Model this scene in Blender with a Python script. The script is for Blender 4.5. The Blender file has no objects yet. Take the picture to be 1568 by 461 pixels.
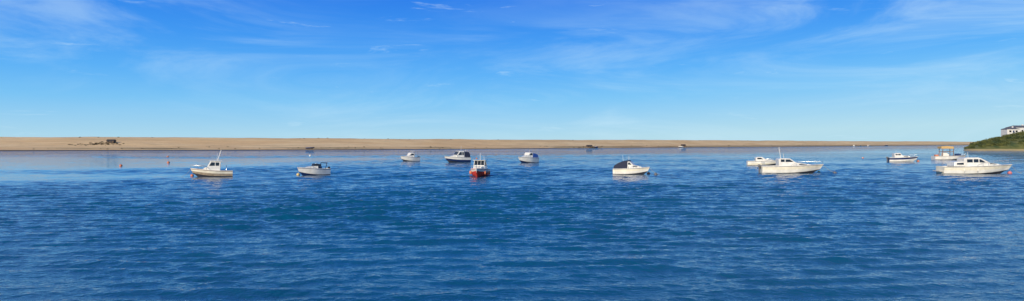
import bpy, math, random
import numpy as np
from mathutils import Vector
random.seed(7); rng=np.random.default_rng(7)
S=bpy.context.scene
S.view_settings.view_transform='Standard'; S.view_settings.look='None'; S.view_settings.exposure=0

# ------------------------------------------------------------------ helpers
class NT:
    def __init__(s,tree): s.t=tree; s.n=tree.nodes; s.l=tree.links
    def _set(s,sock,v):
        if hasattr(v,'is_output') : s.l.new(v,sock)
        elif v is not None: sock.default_value=v
    def math(s,op,a,b=None,c=None,clamp=False):
        n=s.n.new('ShaderNodeMath'); n.operation=op; n.use_clamp=clamp
        s._set(n.inputs[0],a); s._set(n.inputs[1],b); s._set(n.inputs[2],c); return n.outputs[0]
    def noise(s,vec,scale,detail=2,rough=.5,dist=0):
        n=s.n.new('ShaderNodeTexNoise'); s.l.new(vec,n.inputs['Vector'])
        n.inputs['Scale'].default_value=scale; n.inputs['Detail'].default_value=detail
        n.inputs['Roughness'].default_value=rough; n.inputs['Distortion'].default_value=dist
        return n.outputs['Fac']
    def mapping(s,vec,scale=(1,1,1),rot=(0,0,0),loc=(0,0,0)):
        n=s.n.new('ShaderNodeMapping'); s.l.new(vec,n.inputs['Vector'])
        n.inputs['Scale'].default_value=scale; n.inputs['Rotation'].default_value=rot; n.inputs['Location'].default_value=loc
        return n.outputs[0]
    def ss(s,v,a,b,lo=0.,hi=1.):
        n=s.n.new('ShaderNodeMapRange'); n.interpolation_type='SMOOTHSTEP'
        s._set(n.inputs[0],v); n.inputs[1].default_value=a; n.inputs[2].default_value=b
        n.inputs[3].default_value=lo; n.inputs[4].default_value=hi; return n.outputs[0]
    def mix(s,f,a,b,mode='MIX'):
        n=s.n.new('ShaderNodeMix'); n.data_type='RGBA'; n.blend_type=mode
        s._set(n.inputs[0],f); s._set(n.inputs[6],a); s._set(n.inputs[7],b); return n.outputs[2]
    def sep(s,v):
        n=s.n.new('ShaderNodeSeparateXYZ'); s.l.new(v,n.inputs[0]); return n.outputs
    def comb(s,x,y,z):
        n=s.n.new('ShaderNodeCombineXYZ'); s._set(n.inputs[0],x); s._set(n.inputs[1],y); s._set(n.inputs[2],z); return n.outputs[0]
    def bump(s,h,dist,strength=1.,normal=None):
        n=s.n.new('ShaderNodeBump'); s._set(n.inputs['Strength'],strength); n.inputs['Distance'].default_value=dist
        s.l.new(h,n.inputs['Height'])
        if normal is not None: s.l.new(normal,n.inputs['Normal'])
        return n.outputs[0]

def new_mat(name):
    m=bpy.data.materials.new(name); m.use_nodes=True
    t=NT(m.node_tree); return m,t,m.node_tree.nodes['Principled BSDF']

def mat(name,col,rough=.4,metal=0,var=.12,scale=3.,bump=0):
    m,t,b=new_mat(name)
    tc=t.n.new('ShaderNodeTexCoord').outputs['Object']
    n=t.noise(tc,scale,4,.6)
    k=t.ss(n,.3,.7,1-var,1+var*.4)
    c=t.n.new('ShaderNodeVectorMath'); c.operation='SCALE'; c.inputs[0].default_value=col; t.l.new(k,c.inputs['Scale'])
    t.l.new(c.outputs[0],b.inputs['Base Color'])
    b.inputs['Roughness'].default_value=rough; b.inputs['Metallic'].default_value=metal
    if bump: t.l.new(t.bump(n,bump),b.inputs['Normal'])
    return m

def obj(name,verts,faces,mats,parent=None,mi=None,smooth=False,sharp=35):
    me=bpy.data.meshes.new(name); me.from_pydata([tuple(v) for v in verts],[],[tuple(f) for f in faces])
    for m in (mats if isinstance(mats,list) else [mats]): me.materials.append(m)
    if mi is not None:
        for p,i in zip(me.polygons,mi): p.material_index=i
    if smooth:
        for p in me.polygons: p.use_smooth=True
        me.set_sharp_from_angle(angle=math.radians(sharp))
    me.update()
    o=bpy.data.objects.new(name,me); S.collection.objects.link(o)
    if parent: o.parent=parent
    return o

def empty(name,loc,rz=0):
    e=bpy.data.objects.new(name,None); e.location=loc; e.rotation_euler=(0,0,rz); e.empty_display_size=.5
    S.collection.objects.link(e); return e

def tubes(name,paths,r,m,parent,seg=6):
    V=[];F=[]
    for path in paths:
        P=[Vector(p) for p in path]; base=len(V)
        for i,p in enumerate(P):
            d=(P[min(i+1,len(P)-1)]-P[max(i-1,0)]).normalized()
            u=d.cross(Vector((0,0,1)));
            if u.length<.05: u=d.cross(Vector((0,1,0)))
            u.normalize(); w=d.cross(u)
            for k in range(seg):
                a=2*math.pi*k/seg; V.append(p+u*r*math.cos(a)+w*r*math.sin(a))
        for i in range(len(P)-1):
            for k in range(seg):
                a=base+i*seg+k; b=base+i*seg+(k+1)%seg
                F.append((a,b,b+seg,a+seg))
        F.append([base+k for k in range(seg)][::-1]); F.append([base+(len(P)-1)*seg+k for k in range(seg)])
    return obj(name,V,F,m,parent,smooth=True,sharp=60)

def rbox(name,c,s,m,parent,bev=.04,taper=1.):
    x,y,z=[k/2 for k in s]; V=[]
    for sx,sy,sz in ((-1,-1,-1),(1,-1,-1),(1,1,-1),(-1,1,-1),(-1,-1,1),(1,-1,1),(1,1,1),(-1,1,1)):
        k=taper if sz>0 else 1
        V.append((c[0]+sx*x*k,c[1]+sy*y*k,c[2]+sz*z))
    F=[(3,2,1,0),(4,5,6,7),(0,1,5,4),(1,2,6,5),(2,3,7,6),(3,0,4,7)]
    o=obj(name,V,F,m,parent)
    if bev:
        b=o.modifiers.new('bev','BEVEL'); b.width=bev; b.segments=2
    return o

def ball(name,c,r,m,parent,sq=1.,seg=16,rings=10):
    V=[];F=[]
    for i in range(rings+1):
        ph=math.pi*i/rings
        for k in range(seg):
            a=2*math.pi*k/seg
            V.append((c[0]+r*math.sin(ph)*math.cos(a),c[1]+r*math.sin(ph)*math.sin(a),c[2]+r*sq*math.cos(ph)))
    for i in range(rings):
        for k in range(seg):
            a=i*seg+k; b=i*seg+(k+1)%seg
            F.append((a,a+seg,b+seg,b))
    return obj(name,V,F,m,parent,smooth=True,sharp=80)

# ------------------------------------------------------------------ materials
WHITE=mat('gelcoat_white',(.74,.72,.65),.3,var=.14,scale=1.5)
CREAM=mat('gelcoat_cream',(.74,.69,.54),.35,var=.14,scale=1.5)
OFFW=mat('deck_offwhite',(.60,.58,.52),.6,var=.2,scale=4)
DULL=mat('lower_hull_tan',(.34,.27,.19),.5,var=.3,scale=3)  # muted tan for the lower band of the wheelhouse boat's hull
NAVY=mat('navy_paint',(.012,.03,.11),.3)
BLUE=mat('blue_cover_cloth',(.02,.09,.34),.8,scale=6,bump=.02)
DNAVY=mat('navy_canopy_cloth',(.010,.017,.045),.8,scale=6,bump=.02)
RED=mat('red_paint',(.60,.05,.025),.4)
ANTI=mat('antifoul_dark',(.03,.035,.05),.7)
WOOD=mat('varnished_wood',(.22,.11,.045),.35,scale=5)
TAN=mat('tan_tarpaulin',(.55,.36,.14),.8,scale=5,bump=.02)
GLASS=mat('dark_window_glass',(.018,.025,.03),.08,var=.3)
STEEL=mat('stainless_steel',(.6,.6,.6),.25,metal=1.)
BLACK=mat('black_rubber',(.02,.02,.022),.5)
GREY=mat('engine_grey',(.12,.12,.13),.4)
ORANGE=mat('buoy_orange',(.62,.20,.09),.5)
PINK=mat('buoy_pink',(.62,.18,.17),.5)
YELL=mat('buoy_yellow',(.65,.5,.2),.5)
ROPE=mat('rope',(.35,.3,.2),.9)

# ------------------------------------------------------------------ boats
class Boat:
    def __init__(s,name,x,y,head,L,B,hb,hs,side=None,stripe=None,bottom=None,deck=None,rub=None,cock=.38,full=2.2,cockfrom=0.03,sc=1.):
        s.e=empty(name,(x,y,0),math.radians(head)); s.e.scale=(sc,sc,1); s.L,s.B,s.hb,s.hs,s.full=L,B,hb,hs,full
        side=side or WHITE; stripe=stripe or side; bottom=bottom or ANTI; deck=deck or OFFW; rub=rub or GREY
        n=28; V=[];F=[];MI=[]
        for i in range(n+1):
            q=i/n
            hw=s.hw(q); sh=s.sheer(q)
            rise=max(0,(q-.62)/.38)
            keel=-.35*(1-rise**2.2)+ (sh-.22)*max(0,(q-.86)/.14)**2*.8
            cz=.07+.42*hb*q**3.5; cw=hw*(.93-.38*q**3)
            mid=cz+(sh-cz)*.45; mw=cw+(hw-cw)*.62
            inr=max(hw-.16,hw*.25); drop=.48 if (cockfrom<q<cock) else 0.
            half=[(0,sh-drop+ (.05 if drop==0 else 0)),(inr*.97,sh-drop),(inr,sh+.0),(hw-.01,sh+.012),(hw+.025,sh-.03),(hw+.02,sh-.085),(hw-.012,sh-.11),(mw,mid),(cw,cz),(cw*.93,cz-.06),(0,keel)]
            ring=half+[(-a,b) for a,b in half[-2:0:-1]]
            for (yy,zz) in ring:
                rake=.10*L*(max(0,zz)/hb)*q**5
                V.append((-L/2+L*.93*q+rake,yy,zz))
            R=len(ring)
        hm=[0,1,1,1,2,1,3,4,5,5]
        mats=[deck,WHITE,rub,side,stripe,bottom]
        for i in range(n):
            for k in range(R):
                kk=(k+1)%R; a=i*R+k; b=i*R+kk
                F.append((a,a+R,b+R,b))
                j=k if k<10 else R-1-k
                MI.append(hm[min(j,9)])
        F.append(list(range(R))); MI.append(3)
        F.append([n*R+k for k in range(R)][::-1]); MI.append(3)
        obj('hull',V,F,mats,s.e,MI,smooth=True,sharp=32)
    def hw(s,q):
        b=s.B/2
        if q<.45: return b*(.90+.10*math.sin(q/.45*math.pi/2))
        return max(.03,b*(1-((q-.45)/.55)**s.full))
    def sheer(s,q): return s.hs+(s.hb-s.hs)*q**1.7
    def X(s,q): return -s.L/2+s.L*.93*q
    def house(s,name,prof,w0,w1,wt,m,side_win=(),front=None,rear=None,bev=.05,panes=3):
        P=[(s.X(q),z) for q,z in prof]; xs=[p[0] for p in P]; x0,x1=min(xs),max(xs); z0=min(p[1] for p in P)
        W=lambda x,z: w0+(w1-w0)*(x-x0)/(x1-x0)-wt*(z-z0)
        n=len(P); V=[(x,W(x,z),z) for x,z in P]+[(x,-W(x,z),z) for x,z in P]
        F=[list(range(n)),[n+k for k in range(n)][::-1]]
        for k in range(n):
            kk=(k+1)%n; F.append((kk,k,n+k,n+kk))
        o=obj(name,V,F,m,s.e); b=o.modifiers.new('bev','BEVEL'); b.width=bev; b.segments=2; b.limit_method='ANGLE'
        wv=[];wf=[]
        for poly in side_win:
            for sg in (1,-1):
                a=len(wv)
                for q,z in poly: x=s.X(q); wv.append((x,sg*(W(x,z)+.012),z))
                wf.append([a+i for i in range(len(poly))])
        for seg in (front,rear):
            if seg is None: continue
            i,lo,hi=seg; (xa,za),(xb,zb)=P[i],P[(i+1)%n]
            nx,nz=(zb-za),-(xb-xa); ln=math.hypot(nx,nz); nx/=ln; nz/=ln
            cx=(x0+x1)/2
            if (nx>0)!=((xa+xb)/2>cx): nx,nz=-nx,-nz
            for p in range(panes):
                a=len(wv)
                for (t,u) in ((lo,p),(lo,p+1),(hi,p+1),(hi,p)):
                    x=xa+(xb-xa)*t; z=za+(zb-za)*t; w=W(x,z)*.92
                    uu=u/panes*2-1; uu+= (.03 if u==p else -.03)
                    wv.append((x+nx*.013,uu*w,z+nz*.013))
                wf.append((a,a+1,a+2,a+3))
        if wf: obj(name+'_windows',wv,wf,GLASS,s.e)
        return o
    def rail(s,q0=.5,h=.5,n=7):
        paths=[]
        for sg in (1,-1):
            top=[]
            for i in range(n):
                q=q0+(1.-q0)*i/(n-1); x=s.X(q)+.09*s.L*q**5; y=sg*max(s.hw(q)-.08,.02); z=s.sheer(q)
                hh=h*min(1,.25+i*.6)
                top.append((x,y,z+hh)); paths.append([(x,y,z),(x,y,z+hh)])
            paths.append(top)
        tubes('bow_rail',paths,.016,STEEL,s.e)
    def mast(s,q,y,z,h,lean=0,r=.02,m=None): tubes('antenna',[[(s.X(q),y,z),(s.X(q)+lean,y,z+h)]],r,m or WHITE,s.e)
    def outboard(s,y=0,m=None):
        x=-s.L/2; z=s.hs-.08
        rbox('outboard_cowling',(x-.24,y,z+.14),(.42,.3,.34),m or GREY,s.e,.09,.85)
        rbox('outboard_leg',(x-.22,y,z-.42),(.16,.12,.85),m or GREY,s.e,.03,1.2)
        rbox('outboard_bracket',(x-.08,y,z-.1),(.2,.26,.35),BLACK,s.e,.02)
    def fenders(s,qs,m=None,side=(1,-1)):
        for q in qs:
            for sg in side: ball('fender',(s.X(q),sg*(s.hw(q)+.1),s.sheer(q)*.5),.1,m or WHITE,s.e,2.3,8,8)
    def line(s,d=2.5):
        x=s.X(1)+.09*s.L; tubes('mooring_line',[[(x,0,s.hb-.1),(x+d*.5,0,s.hb*.3),(x+d,0,.05)]],.018,ROPE,s.e)
    def screen(s,q0,q1,z,h,w,m=None):
        xa,xb=s.X(q0),s.X(q1); lean=-.35*h
        V=[(xa,w,z),(xb-.2,w*.85,z),(xb,w*.35,z),(xb,-w*.35,z),(xb-.2,-w*.85,z),(xa,-w,z)]
        T=[(x+lean*1.4,y*.92,z+h*(.6 if i in(0,5) else 1)) for i,(x,y,_) in enumerate(V)]
        n=6; o=obj('windscreen',V+T,[(i,i+1,n+i+1,n+i) for i in range(5)],m or GLASS,s.e)
        so=o.modifiers.new('s','SOLIDIFY'); so.thickness=.02
        tubes('windscreen_frame',[T,V],.02,STEEL,s.e)

# 1 wheelhouse fishing boat, far left
b=Boat('wheelhouse_fishing_boat',-35.7,79.5,203,5.5,2.1,1.0,.68,side=CREAM,stripe=DULL,bottom=ANTI,deck=CREAM,rub=WOOD,cock=.3,sc=.81)
b.house('coachroof',[(.42,.7),(.42,1.22),(.70,1.14),(.84,.82),(.84,.7)],.85,.35,.12,WHITE,[[(.5,.95),(.5,1.1),(.66,1.06),(.66,.93)]])
b.house('wheelhouse',[(.33,.6),(.31,1.8),(.58,1.88),(.66,1.28),(.66,1.0),(.66,.6)],.86,.80,.1,WHITE,
  [[(.36,1.3),(.355,1.68),(.45,1.70),(.45,1.3)],[(.47,1.3),(.47,1.70),(.56,1.72),(.62,1.3)]],front=(2,.08,.92),rear=(0,.55,.9))
b.house('wheelhouse_roof',[(.28,1.83),(.28,1.89),(.61,1.96),(.61,1.9)],.85,.8,.1,WHITE,bev=.015)
b.mast(.40,.2,1.9,1.25,-.5,.035); b.mast(.42,-.3,1.9,.9,-.1); b.rail(.6,.4); b.line(1.2)
tubes('gantry',[[(-1.9,.8,.7),(-1.9,.75,1.35),(-1.9,-.75,1.35),(-1.9,-.8,.7)]],.035,STEEL,b.e)
# 2 speedboat
b=Boat('speedboat',-24.8,83.2,226,5.0,2.1,1.0,.78,side=WHITE,stripe=WHITE,bottom=NAVY,rub=NAVY,cock=.45,sc=.80)
b.house('foredeck_cuddy',[(.45,.76),(.45,1.15),(.62,1.12),(.86,.95),(.86,.8)],.9,.32,.1,WHITE)
b.screen(.36,.56,1.1,.34,.88); tubes('radar_arch',[[(-1.6,.95,.8),(-1.9,.9,1.5),(-1.9,-.9,1.5),(-1.6,-.95,.8)]],.06,DNAVY,b.e)
rbox('seat',(-.9,.45,.75),(.5,.5,.7),NAVY,b.e,.06); rbox('seat',(-.9,-.45,.75),(.5,.5,.7),NAVY,b.e,.06); b.outboard(m=BLACK); b.rail(.55,.25)
# 3 small cabin cruiser (distant)
b=Boat('cabin_cruiser',-22.4,146,222,5.0,2.2,1.15,.85,side=WHITE,stripe=WHITE,cock=.35,sc=.88)
b.house('cabin',[(.36,.8),(.34,1.75),(.42,1.9),(.52,1.86),(.66,1.25),(.88,1.12),(.9,.9),(.9,.8)],.95,.35,.12,WHITE,[[(.38,1.3),(.38,1.65),(.5,1.7),(.6,1.3)]],front=(3,.1,.9))
tubes('canopy_frame',[[(-1.8,.9,.85),(-1.8,.85,2.2),(-1.8,-.85,2.2),(-1.8,-.9,.85)],[(-.8,.9,1.0),(-1.0,.85,2.25),(-1.0,-.85,2.25),(-.8,-.9,1.0)]],.03,DNAVY,b.e)
b.house('bimini',[(.1,2.15),(.14,2.24),(.36,2.26),(.38,2.18)],.9,.9,0,OFFW,bev=.02); b.rail(.5,.4); b.outboard()
# 4 cabin boat with enclosed cockpit
b=Boat('canopy_boat',-11.4,138.6,212,5.7,2.4,1.25,1.0,side=WHITE,stripe=NAVY,cock=.5,sc=.95)
b.house('canopy',[(.02,.95),(.04,1.85),(.10,2.15),(.30,2.22),(.30,.95)],1.08,1.04,.12,DNAVY)
b.house('wheelhouse',[(.295,.95),(.295,2.32),(.50,2.34),(.64,1.45),(.64,1.0)],1.04,.98,.12,WHITE,[[(.32,1.5),(.32,2.12),(.39,2.12),(.39,1.5)],[(.41,1.5),(.41,2.13),(.49,2.13),(.58,1.5)]],front=(2,.1,.9))
b.house('foredeck_cuddy',[(.60,1.0),(.60,1.46),(.72,1.40),(.9,1.22),(.9,1.0)],.98,.32,.1,WHITE)
b.mast(.4,.4,2.3,1.1,-.1); b.mast(.1,-.5,2.1,.6,-.1,.03); b.rail(.55,.45); b.outboard()
# 5 red fishing boat, bow-on
b=Boat('red_fishing_boat',-3.9,80.5,264,5.6,2.35,1.05,.8,side=WHITE,stripe=RED,bottom=RED,deck=WHITE,rub=RED,cock=.3,full=2.8,sc=.90)
b.house('wheelhouse',[(.38,.7),(.36,1.82),(.58,1.88),(.64,1.3),(.66,.8),(.66,.7)],.88,.80,.1,WHITE,[[(.41,1.25),(.4,1.7),(.56,1.74),(.6,1.25)]],front=(2,.06,.94),rear=(0,.55,.9),panes=3)
b.house('wheelhouse_roof',[(.33,1.83),(.33,1.89),(.61,1.96),(.61,1.9)],.9,.86,.1,WHITE,bev=.015)
b.house('coachroof',[(.62,.8),(.62,1.25),(.8,1.14),(.85,.85),(.85,.8)],.7,.4,.12,WHITE)
b.mast(.45,.0,1.9,.9,-.05,.03); b.mast(.42,.5,1.9,.6,0); b.rail(.55,.4); b.fenders([.45,.65,.8],ORANGE)
# 6 blue-covered cruiser
b=Boat('covered_cruiser',3.1,136,228,5.4,2.4,1.2,1.0,side=WHITE,stripe=WHITE,bottom=NAVY,cock=.4,sc=.95)
b.house('cover',[(.03,.9),(.05,1.6),(.2,1.85),(.36,1.9),(.4,1.5),(.4,.9)],1.08,1.02,.14,BLUE)
b.house('cabin',[(.38,.95),(.37,2.05),(.5,2.1),(.6,1.55),(.66,1.45),(.88,1.2),(.9,.95)],1.02,.3,.1,WHITE,[[(.40,1.5),(.40,1.92),(.49,1.95),(.56,1.5)]],front=(2,.1,.92))
b.house('roof_cover',[(.35,2.06),(.36,2.14),(.5,2.18),(.52,2.1)],.9,.7,.1,BLUE,bev=.02)
b.mast(.4,0,2.1,.5); b.rail(.5,.45); b.outboard()
# 7 cuddy boat with navy canopy
b=Boat('cuddy_boat',15.2,85,-24,5.4,2.1,.95,.72,side=CREAM,stripe=WHITE,cock=.45,sc=.82)
b.house('canopy',[(.02,.68),(.03,1.1),(.14,1.4),(.30,1.68),(.47,1.82),(.52,1.66),(.5,.72)],.96,.9,.16,DNAVY)
b.house('cabin',[(.46,.7),(.46,1.64),(.52,1.66),(.63,1.22),(.84,1.02),(.9,.85),(.9,.7)],.93,.3,.1,WHITE,[[(.475,1.25),(.475,1.52),(.52,1.54),(.58,1.25)],[(.62,.98),(.62,1.1),(.76,1.02),(.76,.94)]],front=(2,.1,.92))
b.mast(.45,.2,1.8,.55); b.mast(.3,-.3,1.7,.75,-.1); b.rail(.55,.35); b.line(1.6)
# 8 low day boat behind
b=Boat('day_boat',45.2,120,-12,5.9,2.2,.95,.75,side=WHITE,stripe=CREAM,cock=.3,sc=.95)
b.house('cabin',[(.28,.7),(.26,1.35),(.34,1.5),(.48,1.48),(.6,1.12),(.85,1.0),(.9,.7)],.92,.35,.12,WHITE,[[(.32,1.08),(.32,1.34),(.44,1.36),(.52,1.08)]],front=(3,.1,.9))
b.rail(.55,.3)
# 9 long open-decked motorboat
b=Boat('motorboat',37.0,88.5,-9,8.6,2.7,1.18,.92,side=CREAM,stripe=WHITE,cock=.4,full=2.6,sc=.89)
b.house('cabin',[(.30,.9),(.29,1.85),(.33,1.98),(.50,1.96),(.60,1.45),(.66,1.38),(.88,1.16),(.9,.9)],1.1,.5,.12,WHITE,[[(.33,1.5),(.33,1.84),(.40,1.84),(.40,1.5)],[(.415,1.5),(.415,1.84),(.49,1.84),(.56,1.5)],[(.66,1.12),(.66,1.25),(.8,1.16),(.8,1.08)]],front=(3,.08,.92))
b.mast(.36,.2,1.95,1.5,-.25,.035); b.mast(.40,-.4,1.95,.7,-.1)
tubes('rod_holders',[[(-3.8,.9,.95),(-4.0,.9,1.5)],[(-3.8,0,.95),(-4.0,0,1.5)],[(-3.8,-.9,.95),(-4.0,-.9,1.5)]],.025,STEEL,b.e)
b.rail(.5,.42); b.outboard(0,GREY); b.line(2)
# 10 blue banded cabin boat
b=Boat('blue_cabin_boat',83.7,143,-12,6.3,2.3,1.1,.85,side=NAVY,stripe=WHITE,bottom=WHITE,cock=.28,sc=.90)
b.house('cabin',[(.2,.75),(.19,1.8),(.42,1.86),(.5,1.35),(.78,1.2),(.82,.75)],.98,.5,.12,WHITE,[[(.23,1.4),(.23,1.66),(.31,1.68),(.31,1.4)],[(.33,1.4),(.33,1.68),(.41,1.7),(.45,1.4)],[(.54,1.07),(.54,1.2),(.7,1.12),(.7,1.02)]],front=(2,.1,.92))
b.rail(.6,.35); b.mast(.3,0,1.85,.6); b.outboard()
# 11 workboat with tarpaulin shelter
b=Boat('workboat',104.8,160,-9,7.4,2.6,1.05,.85,side=WHITE,stripe=WHITE,bottom=ANTI,deck=WOOD,cock=.5,full=3,sc=.95)
fr=[]
for x in (-1.9,.6):
    for y in (-.95,.95): fr.append([(x,y,.7),(x,y,3.0)])
fr+= [[(-1.9,-.95,1.9),(.6,-.95,1.9)],[(-1.9,.95,1.9),(.6,.95,1.9)]]
tubes('shelter_posts',fr,.08,WOOD,b.e)
b.house('shelter_roof',[(.21,2.65),(.21,3.15),(.40,3.28),(.62,3.15),(.62,2.65)],1.1,1.1,0,TAN,bev=.02)
b.house('console',[(.3,.7),(.3,1.7),(.4,1.75),(.5,1.3),(.5,.7)],.6,.6,.05,WHITE,front=(2,.1,.9))
rbox('fish_box',(2.0,0,1.2),(1.1,.8,.5),NAVY,b.e); rbox('fish_box',(-2.9,.2,.9),(.7,.9,.6),ORANGE,b.e); b.rail(.7,.3)
# 12 large motor cruiser right
b=Boat('motor_cruiser',60.0,86.5,-8,9.7,2.9,1.22,.95,side=CREAM,stripe=WHITE,bottom=ANTI,cock=.33,full=2.6,sc=.86)
b.house('saloon',[(.33,.95),(.31,2.0),(.36,2.12),(.54,2.14),(.58,2.05),(.72,1.5),(.72,1.0)],1.18,.95,.14,WHITE,[[(.36,1.5),(.36,1.9),(.45,1.92),(.45,1.5)],[(.465,1.5),(.465,1.92),(.54,1.93),(.54,1.5)],[(.555,1.5),(.555,1.92),(.58,1.9),(.66,1.5)]],front=(4,.1,.92))
b.house('foredeck_trunk',[(.66,1.1),(.66,1.5),(.8,1.43),(.93,1.23),(.93,1.05)],.95,.3,.12,WHITE,[[(.72,1.29),(.72,1.4),(.84,1.33),(.84,1.25)]])
b.house('aft_cabin',[(.16,1.0),(.17,1.55),(.34,1.65),(.34,1.0)],1.12,1.12,.14,WHITE,[[(.2,1.2),(.205,1.42),(.31,1.46),(.31,1.2)]])
b.mast(.45,.3,2.1,.7,-.1); b.rail(.5,.5); b.fenders([.3,.5]); b.line(1.4)
rbox('swim_platform',(-5.1,0,.35),(.6,2.2,.1),OFFW,b.e,.02)

# buoys
def buoy(x,y,r,m):
    e=empty('mooring_buoy',(x,y,0)); ball('float',(0,0,r*.35),r,m,e,.85)
    tubes('ring',[[(r*.22*math.cos(a),0,r*1.3+r*.22*math.sin(a)) for a in [i*math.pi/5 for i in range(11)]]],r*.07,STEEL,e)
for x,y,r,m in [(-68,116,.25,ORANGE),(-69,134,.27,ORANGE),(-38.6,80.5,.2,ORANGE),(-26.6,83,.22,YELL),(-26.0,85.3,.18,PINK),(-98,190,.3,ORANGE),(-62,205,.35,WHITE),
    (18.0,83.5,.22,GREY),(17.6,86,.22,ORANGE),(42.1,87,.24,GREY),(41.4,90,.2,YELL),(87.6,144,.3,ORANGE),(64.9,87,.27,PINK),(-31,210,.35,WHITE),(-9,170,.22,ORANGE),(92,175,.25,ORANGE)]:
    buoy(x,y,r,m)

# ------------------------------------------------------------------ beach
SX=np.array([-900,-500,-322,-261,-147,-74,0,120,287,616,882,1300,2200.])
SY=np.array([ 300, 325, 335, 341, 372,409,454,568,705,1022,1278,1650,2400.])
OFF=np.array([-12,0,4,12,25,40,60,70,80,110,150.]); OZ=np.array([-1.0,0,.45,.9,1.5,3.1,5.9,6.8,6.9,4,-1.5])
def sm(x,seed,w):
    r=np.random.default_rng(seed); y=0*x
    for k in range(6):
        y=y+np.sin(x/w*(1.7**k)+r.uniform(0,6.28))/(1.5**k)
    return y/2.5
def shoreY(x): return np.interp(x,SX,SY)+sm(x,3,60)*3
def beachz(x,off):
    crest=1+.05*sm(x,5,90)+.025*sm(x,9,12)+.0004*np.clip(-x,0,300)
    return np.interp(off,OFF,OZ)*crest + .2*sm(x+off*3,8,15)*np.clip(off/20,0,1)*(off<100)
xs=np.concatenate([np.arange(-900,-320,20),np.arange(-320,400,2.5),np.arange(400,2200,12)])
of=np.array([-12,-4,-1,0,1,2.5,4,7,10,14,18,22,26,30,35,40,45,50,55,60,65,70,75,80,95,110,130,150.])
V=[];F=[]
for x in xs:
    sy=shoreY(x)
    for o in of:
        V.append((x,sy+o*1.1,float(beachz(x,o))))
n=len(of)
for i in range(len(xs)-1):
    for k in range(n-1):
        a=i*n+k; F.append((a,a+n,a+n+1,a+1))
m,t,bs=new_mat('shingle')
tc=t.n.new('ShaderNodeTexCoord').outputs['Object']; px,py,z=t.sep(tc)
big=t.noise(t.mapping(tc,(.012,.03,.3)),1,5,.6); med=t.noise(t.mapping(tc,(.06,.1,1)),1,6,.65); fine=t.noise(tc,1.2,5,.7)
c=t.mix(t.ss(big,.35,.65),(.72,.49,.25,1),(.82,.61,.34,1))
c=t.mix(t.ss(med,.42,.70,0,.5),c,(.50,.34,.18,1))
c=t.mix(t.ss(fine,.3,.8,0,.3),c,(.44,.30,.16,1))
ter=t.noise(t.comb(t.math('MULTIPLY',px,.01),0.,t.math('MULTIPLY',z,1.6)),1,3,.6)
c=t.mix(t.ss(ter,.52,.66,0,.4),c,(.42,.29,.16,1))
band=t.math('MULTIPLY',t.ss(t.math('ADD',z,t.math('MULTIPLY',med,.8)),2.0,1.3),t.ss(z,.45,.8))
veg=t.math('MULTIPLY',band,t.ss(t.math('ADD',big,t.ss(px,-50,200,0,.14)),.44,.58))
c=t.mix(t.math('MULTIPLY',veg,.8),c,(.10,.085,.035,1))
c=t.mix(t.ss(z,.42,.2),c,(.07,.055,.04,1))
t.l.new(c,bs.inputs['Base Color']); bs.inputs['Roughness'].default_value=.95; bs.inputs['Specular IOR Level'].default_value=.1
t.l.new(t.bump(t.math('ADD',med,t.math('MULTIPLY',fine,.3)),.8),bs.inputs['Normal'])
obj('shingle_beach',V,F,m,smooth=True,sharp=80)
HUTW=mat('weathered_boards',(.10,.07,.05),.9,scale=3); FELT=mat('roof_felt',(.04,.04,.045),.9)
def bp(x,off): 
    return (x,float(shoreY(x))+off*1.1,float(beachz(x,off)))
def hut(x,off,w,d,h,rz,m=HUTW):
    e=empty('beach_hut',bp(x,off),rz); hw,hd=w/2,d/2
    V=[(-hw,-hd,-.5),(hw,-hd,-.5),(hw,hd,-.5),(-hw,hd,-.5),(-hw,-hd,h),(hw,-hd,h),(hw,hd,h),(-hw,hd,h),(-hw,0,h*1.4),(hw,0,h*1.4)]
    obj('walls',V,[(0,1,5,4),(1,2,6,9,5),(2,3,7,6),(3,0,4,8,7)],m,e)
    o=obj('roof',[(-hw-.2,-hd-.25,h-.08),(hw+.2,-hd-.25,h-.08),(hw+.2,0,h*1.4+.05),(-hw-.2,0,h*1.4+.05),(-hw-.2,hd+.25,h-.08),(hw+.2,hd+.25,h-.08)],[(0,1,2,3),(3,2,5,4)],FELT,e)
    s=o.modifiers.new('s','SOLIDIFY'); s.thickness=.08
    rbox('door',(hw*.3,-hd-.02,h*.4),(.8,.05,h*.75),FELT,e,0); rbox('window',(-hw*.45,-hd-.02,h*.55),(.9,.05,.5),GLASS,e,0)
hut(-238,44,4.0,3,1.3,.1)
hut(60,5,4,2.6,1.4,.2); hut(155,7,3.5,2.5,1.5,.2)
def dinghy(x,off,m):
    p=bp(x,off); bb=Boat('dinghy',p[0],p[1],random.uniform(0,360),5.,1.9,.9,.7,side=m,stripe=m,cock=.85); bb.e.location.z=p[2]+.25
    rbox('thwart',(-.3,0,.6),(.3,1.5,.06),WOOD,bb.e,0); rbox('thwart',(.9,0,.6),(.3,1.3,.06),WOOD,bb.e,0)
for x,o,mm in [(65,3,NAVY),(440,3,WHITE),(455,2,WHITE),(478,3,WHITE),(525,3,NAVY),(150,2,WHITE),(-118,5,NAVY)]: dinghy(x,o,mm)

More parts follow.
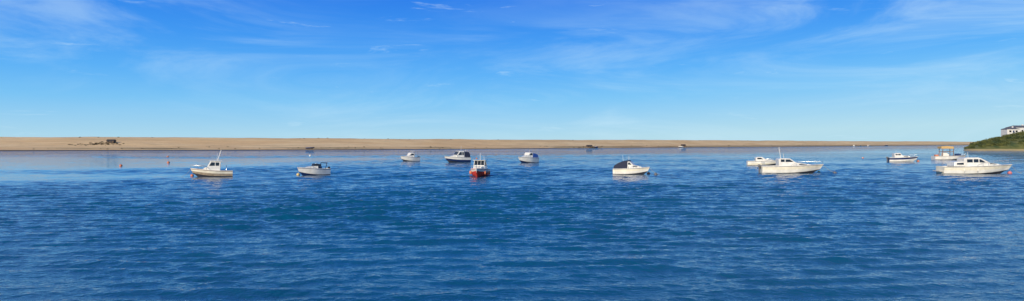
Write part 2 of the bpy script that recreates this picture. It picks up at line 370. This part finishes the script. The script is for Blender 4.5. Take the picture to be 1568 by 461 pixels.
def leafmass(name,pts,mt,N=160,ls=(.12,.28)):
    VV=[]
    for x,y,z,r in pts:
        d=rng.normal(size=(N,3)); d/=np.linalg.norm(d,axis=1)[:,None]; d[:,2]=np.abs(d[:,2])
        rad=r*(.75+.3*rng.random(N)); c0=np.array([x,y,z-.15])+d*rad[:,None]*np.array([1.2,1.2,.85])
        u=rng.normal(size=(N,3)); u/=np.linalg.norm(u,axis=1)[:,None]; v=np.cross(u,rng.normal(size=(N,3))); v/=np.linalg.norm(v,axis=1)[:,None]
        s=rng.uniform(ls[0],ls[1],N)[:,None]
        VV.append(np.stack([c0-u*s,c0+v*s*.6,c0+u*s,c0-v*s*.6],1).reshape(-1,3))
    VV=np.concatenate(VV); nq=len(VV)//4
    me=bpy.data.meshes.new(name); me.vertices.add(len(VV)); me.vertices.foreach_set('co',VV.ravel())
    me.loops.add(nq*4); me.loops.foreach_set('vertex_index',np.arange(nq*4)); me.polygons.add(nq); me.polygons.foreach_set('loop_start',np.arange(nq)*4)
    me.materials.append(mt); me.update(calc_edges=True); me.validate()
    S.collection.objects.link(bpy.data.objects.new(name,me))
# ------------------------------------------------------------------ headland
def headz(x,y):
    front=np.clip((y-348+sm(x,21,14)*2)/26,0,1); left=np.clip((x-232-np.maximum(0,(y-348))*.80+sm(y,4,15)*1.5)/46,0,1)
    f=front**.6; l=left**.6
    return -1+10.6*f*l+ .5*sm(x,11,9)*f*l+.5*sm(y,12,9)*f*l + 1.3*np.clip(front*6,0,1)*np.clip(left*8,0,1)
V=[];F=[]; gx=np.arange(225,620,2.5); gy=np.arange(340,560,2.5)
for x in gx:
    for y in gy: V.append((x,y,float(headz(x,y))))
n=len(gy)
for i in range(len(gx)-1):
    for k in range(n-1):
        a=i*n+k; F.append((a,a+n,a+n+1,a+1))
m,t,bs=new_mat('grassy_bank')
tc=t.n.new('ShaderNodeTexCoord').outputs['Object']; z=t.sep(tc)[2]
a=t.noise(tc,.15,5,.65); c=t.mix(t.ss(a,.35,.65),(.035,.065,.014,1),(.14,.14,.035,1))
c=t.mix(t.ss(t.math('ADD',z,a),1.6,1.1),c,(.34,.27,.13,1)); t.l.new(c,bs.inputs['Base Color']); bs.inputs['Roughness'].default_value=.95
t.l.new(t.bump(a,1.),bs.inputs['Normal'])
obj('headland',V,F,m,smooth=True,sharp=80)
m,t,bs=new_mat('leaves'); tc=t.n.new('ShaderNodeTexCoord').outputs['Object']
a=t.noise(tc,.25,3,.6); c=t.mix(t.ss(a,.35,.65),(.022,.045,.010,1),(.12,.13,.028,1)); t.l.new(c,bs.inputs['Base Color']); bs.inputs['Roughness'].default_value=.7
pts=[]
for i in range(650):
    x=rng.uniform(236,345); y=rng.uniform(352,396) if rng.random()<.8 else rng.uniform(396,430); z=float(headz(x,y))
    if z<.9: continue
    r=rng.uniform(.8,2.0)*(0.6 if z<2.5 else 1)
    if y>388 : r=min(r,1.2)
    pts.append((x,y,z,r))
leafmass('bushes',pts,m)
SCRUB=mat('scrub_leaves',(.10,.075,.035),.9,scale=1,var=.4)
pts=[]
for i in range(70):
    x=-240+rng.normal()*6; o=40+rng.normal()*3.5; p=bp(x,o); pts.append((p[0],p[1],p[2],rng.uniform(.3,.8)))
for i in range(40):
    x=62+rng.normal()*5; o=5+abs(rng.normal())*3; p=bp(x,o); pts.append((p[0],p[1],p[2],rng.uniform(.3,.8)))
for i in range(130):
    x=rng.uniform(-270,420); o=rng.choice([8,11,22,68])+rng.normal()*2; p=bp(x,o); pts.append((p[0],p[1],p[2],rng.uniform(.2,.6)))
leafmass('beach_scrub',pts,SCRUB,60,(.1,.25))
# houses
REND=mat('white_render',(.66,.65,.62),.8,scale=1); SLATE=mat('slate',(.12,.12,.13),.7,scale=4)
def house(x,y,z,w,d,h,rz,hip=1.6,rh=1.6):
    e=empty('white_house',(x,y,z),rz); hw,hd=w/2,d/2
    rbox('walls',(0,0,h/2-1),(w,d,h+2),REND,e,0)
    o=.35
    obj('roof',[(-hw-o,-hd-o,h),(hw+o,-hd-o,h),(hw+o,hd+o,h),(-hw-o,hd+o,h),(-hw+hip,0,h+rh),(hw-hip,0,h+rh)],[(0,1,5,4),(1,2,5),(2,3,4,5),(3,0,4),(3,2,1,0)],SLATE,e)
    rbox('chimney',(hw*.4,.3,h+rh),(.7,.7,1.4),REND,e,.03)
    nw=max(2,int(w/2.4))
    for fl in range(int(h//2.5)):
        for i in range(nw):
            wx=-hw+(i+.5)*w/nw
            rbox('window_frame',(wx,-hd-.02,1.5+fl*2.6),(1.4,.06,1.3),WHITE,e,0); rbox('window_glass',(wx,-hd-.055,1.5+fl*2.6),(1.2,.03,1.1),GLASS,e,0)
    rbox('door',(hw*.05,-hd-.02,1.0),(.9,.05,2.0),NAVY,e,0)
house(300.0,402,9.5,7,6,2.8,-.1,rh=1.0); house(310,408,9.8,11,8,3.6,.05,rh=1.3)
house(332,420,9.8,12,8,5.2,0.1)

# ------------------------------------------------------------------ water: one sheet, finely meshed where boats lie, wave heights from a sum of wave trains
rows=[-300.,-100,-40,-15,-4,3,7]
yv=9.; 
while yv<330: rows.append(yv); yv*=1.0036
while yv<9000: rows.append(yv); yv*=1.08
rows=np.array(rows)
tcol=np.concatenate([[-8,-5,-3,-2,-1.5,-1.2],np.linspace(-.95,.95,1250),[1.2,1.5,2,3,5,8]])
Y=np.repeat(rows[:,None],len(tcol),1); X=(np.maximum(Y,-20)+28)*tcol[None,:]
wr=np.random.default_rng(5)
def vnoise(X,Y,fx,fy,seed,k=10):
    r=np.random.default_rng(seed); o=np.zeros_like(X)
    for i in range(k):
        a=r.uniform(0,6.28); f=r.uniform(.5,1.6)
        o+=np.sin(X*fx*f*math.cos(a)+Y*fy*f*math.sin(a)+r.uniform(0,6.28)+1.2*np.sin(X*fx*.6*f+Y*fy*.4+i))
    return o/math.sqrt(k/2)
slick=vnoise(X,Y,.035,.11,3)
leftcalm=np.clip((-X-14+slick*8)/22,0,1)*np.clip((Y-56-np.clip((X+60)*.5,0,30)+slick*4)/16,0,1)*np.clip((230-Y)/50,0,1)
midcalm=.65*np.clip((slick-.6)/.5,0,1)*np.clip((Y-95)/25,0,1)
calm=np.clip(np.maximum(leftcalm*np.clip((slick+1.1)/.8,0,1),midcalm),0,1)
gust=.9+.22*vnoise(X,Y,.10,.16,8)+.12*vnoise(X,Y,.35,.5,18)
amp=np.clip(gust,.35,1.5)*(1-.85*calm)*np.clip((330-Y)/120,0,1)*(.62+.32*np.clip((Y-24)/22,0,1))
amp*=np.clip((Y-3)/5,0,1)*(np.abs(tcol)<.949)[None,:]
H=np.zeros_like(X)
wx=1.6*np.sin(X*.045+Y*.03)+.9*np.sin(X*.11-Y*.07+1)   # gentle bending of the crests
NW=100
for i in range(NW):
    lam=.24*(2.9/.24)**(i/(NW-1)); 
    sl=.033*(1.0 if lam<.7 else 1.25 if lam<1.6 else .6)
    spread=15 if lam>.7 else 36
    ang=math.radians(90+4+wr.normal()*spread)
    k=2*math.pi/lam
    ph=k*(X*math.cos(ang)+(Y+wx*.35)*math.sin(ang))+wr.uniform(0,6.28)
    dy=np.maximum(Y,9)*.0036; dx=(Y+28)*.00152
    res=np.maximum(dy*abs(math.sin(ang)),dx*abs(math.cos(ang)))
    H+=np.sin(ph)*(sl*lam/6.283)*np.clip((lam/res-2.6)/1.5,0,1)
H=H*amp; H+=1.6*H*np.abs(H)
nr,nc=X.shape; co=np.stack([X,Y,H],2).reshape(-1,3).astype(np.float32)
a=(np.arange(nr-1)[:,None]*nc+np.arange(nc-1)[None,:]).ravel(); q=np.stack([a,a+1,a+nc+1,a+nc],1).ravel().astype(np.int32)
me=bpy.data.meshes.new('water'); me.vertices.add(len(co)); me.vertices.foreach_set('co',co.ravel())
me.loops.add(len(q)); me.loops.foreach_set('vertex_index',q); me.polygons.add(len(q)//4); me.polygons.foreach_set('loop_start',(np.arange(len(q)//4)*4).astype(np.int32))
me.polygons.foreach_set('use_smooth',np.ones(len(q)//4,dtype=bool)); me.update(calc_edges=True)
at=me.attributes.new('calm','FLOAT','POINT'); at.data.foreach_set('value',calm.ravel().astype(np.float32))
m,t,bs=new_mat('sea_water'); me.materials.append(m)
S.collection.objects.link(bpy.data.objects.new('water',me))
tc=t.n.new('ShaderNodeTexCoord').outputs['Object']; sx,sy,sz=t.sep(tc)
an=t.n.new('ShaderNodeAttribute'); an.attribute_name='calm'; act=t.math('SUBTRACT',1.,t.math('MULTIPLY',an.outputs['Fac'],.82))
w1=t.noise(t.mapping(tc,(.012,.03,1),(0,0,.12)),1,4,.6,.6)
chop=t.noise(t.mapping(tc,(1.0,1.5,1),(0,0,-.2)),1,3,.6,.3)
rip=t.noise(t.mapping(tc,(4.5,6.5,1),(0,0,.3)),1,3,.55)
b2=t.bump(chop,.36,t.math('MULTIPLY',act,t.ss(sy,60,200,.12,1.)))
b3=t.bump(rip,.04,act,b2)
t.l.new(b3,bs.inputs['Normal'])
t.l.new(t.mix(t.ss(w1,.3,.7),(.001,.062,.135,1),(.002,.085,.175,1)),bs.inputs['Base Color'])
bs.inputs['Roughness'].default_value=.035; bs.inputs['IOR'].default_value=1.34

# ------------------------------------------------------------------ sky + sun
el=math.radians(21); az=math.radians(212)
w=bpy.data.worlds.new('World'); S.world=w; w.use_nodes=True; t=NT(w.node_tree)
bg=t.n['Background']; d=t.n.new('ShaderNodeTexCoord').outputs['Generated']; x,y,z=t.sep(d)
sky=t.n.new('ShaderNodeTexSky'); sky.sky_type='NISHITA'; sky.sun_disc=False; sky.sun_elevation=el; sky.sun_rotation=az
sky.air_density=1.; sky.dust_density=.3; sky.ozone_density=2.5
A=t.math('ARCTAN2',x,y); E=t.math('ARCSINE',z)
r=t.n.new('ShaderNodeValToRGB'); cr=r.color_ramp; cr.interpolation='LINEAR'
stops=[(0,(.44,.72,.86)),(.025,(.33,.65,.90)),(.06,(.18,.55,.94)),(.10,(.088,.43,.95)),(.15,(.038,.31,.91)),(.21,(.014,.205,.84)),(.3,(.010,.165,.70)),(.5,(.008,.12,.50)),(1,(.006,.08,.34))]
while len(cr.elements)<len(stops): cr.elements.new(.5)
for e_,(p,c) in zip(cr.elements,stops): e_.position=p; e_.color=(*c,1)
Eh=t.math('SUBTRACT',E,t.math('MULTIPLY',t.ss(A,-.2,.9),.03))
t.l.new(t.math('MAXIMUM',Eh,0.),r.inputs[0])
sc=t.n.new('ShaderNodeVectorMath'); sc.operation='SCALE'; sc.inputs['Scale'].default_value=10.; t.l.new(r.outputs[0],sc.inputs[0])
base=t.mix(.93,sky.outputs[0],sc.outputs[0])
v=t.comb(A,E,0.)
c1=t.noise(t.mapping(v,(3.,15,1),(0,0,-.14),(.7,.35,0)),1,9,.62,.9)
c2=t.noise(t.mapping(v,(1.6,5,1),(0,0,-.2),(2.1,1.4,0)),1,3,.5)
cl=t.math('MULTIPLY',t.ss(c1,.40,.72),t.math('ADD',t.ss(c2,.36,.62,.1,.8),t.ss(A,-.1,.45,0,.45)))
cl=t.math('MULTIPLY',cl,.42,clamp=True)
c3=t.noise(t.mapping(v,(8.,58,1),(0,0,.12),(1,2,0)),1,6,.64,.6)
cl2=t.math('MULTIPLY',t.ss(c3,.58,.78),.45)
col=t.mix(t.math('MAXIMUM',cl,cl2),base,(6.2,8.5,9.8,1))
t.l.new(col,bg.inputs['Color']); bg.inputs['Strength'].default_value=.10
L=bpy.data.lights.new('sun','SUN'); L.energy=4.9; L.angle=math.radians(.5); L.color=(1,.87,.67)
so=bpy.data.objects.new('sun',L); S.collection.objects.link(so)
D=Vector((math.sin(az)*math.cos(el),math.cos(az)*math.cos(el),math.sin(el))); so.rotation_euler=D.to_track_quat('Z','Y').to_euler()

# ------------------------------------------------------------------ camera
cd=bpy.data.cameras.new('camera'); cam=bpy.data.objects.new('camera',cd); S.collection.objects.link(cam)
cd.sensor_width=36; cd.lens=36*1022/1568; cd.clip_end=30000; cd.clip_start=.1
cam.location=(0,0,4); cam.rotation_euler=(math.radians(90-.645),0,0); S.camera=cam
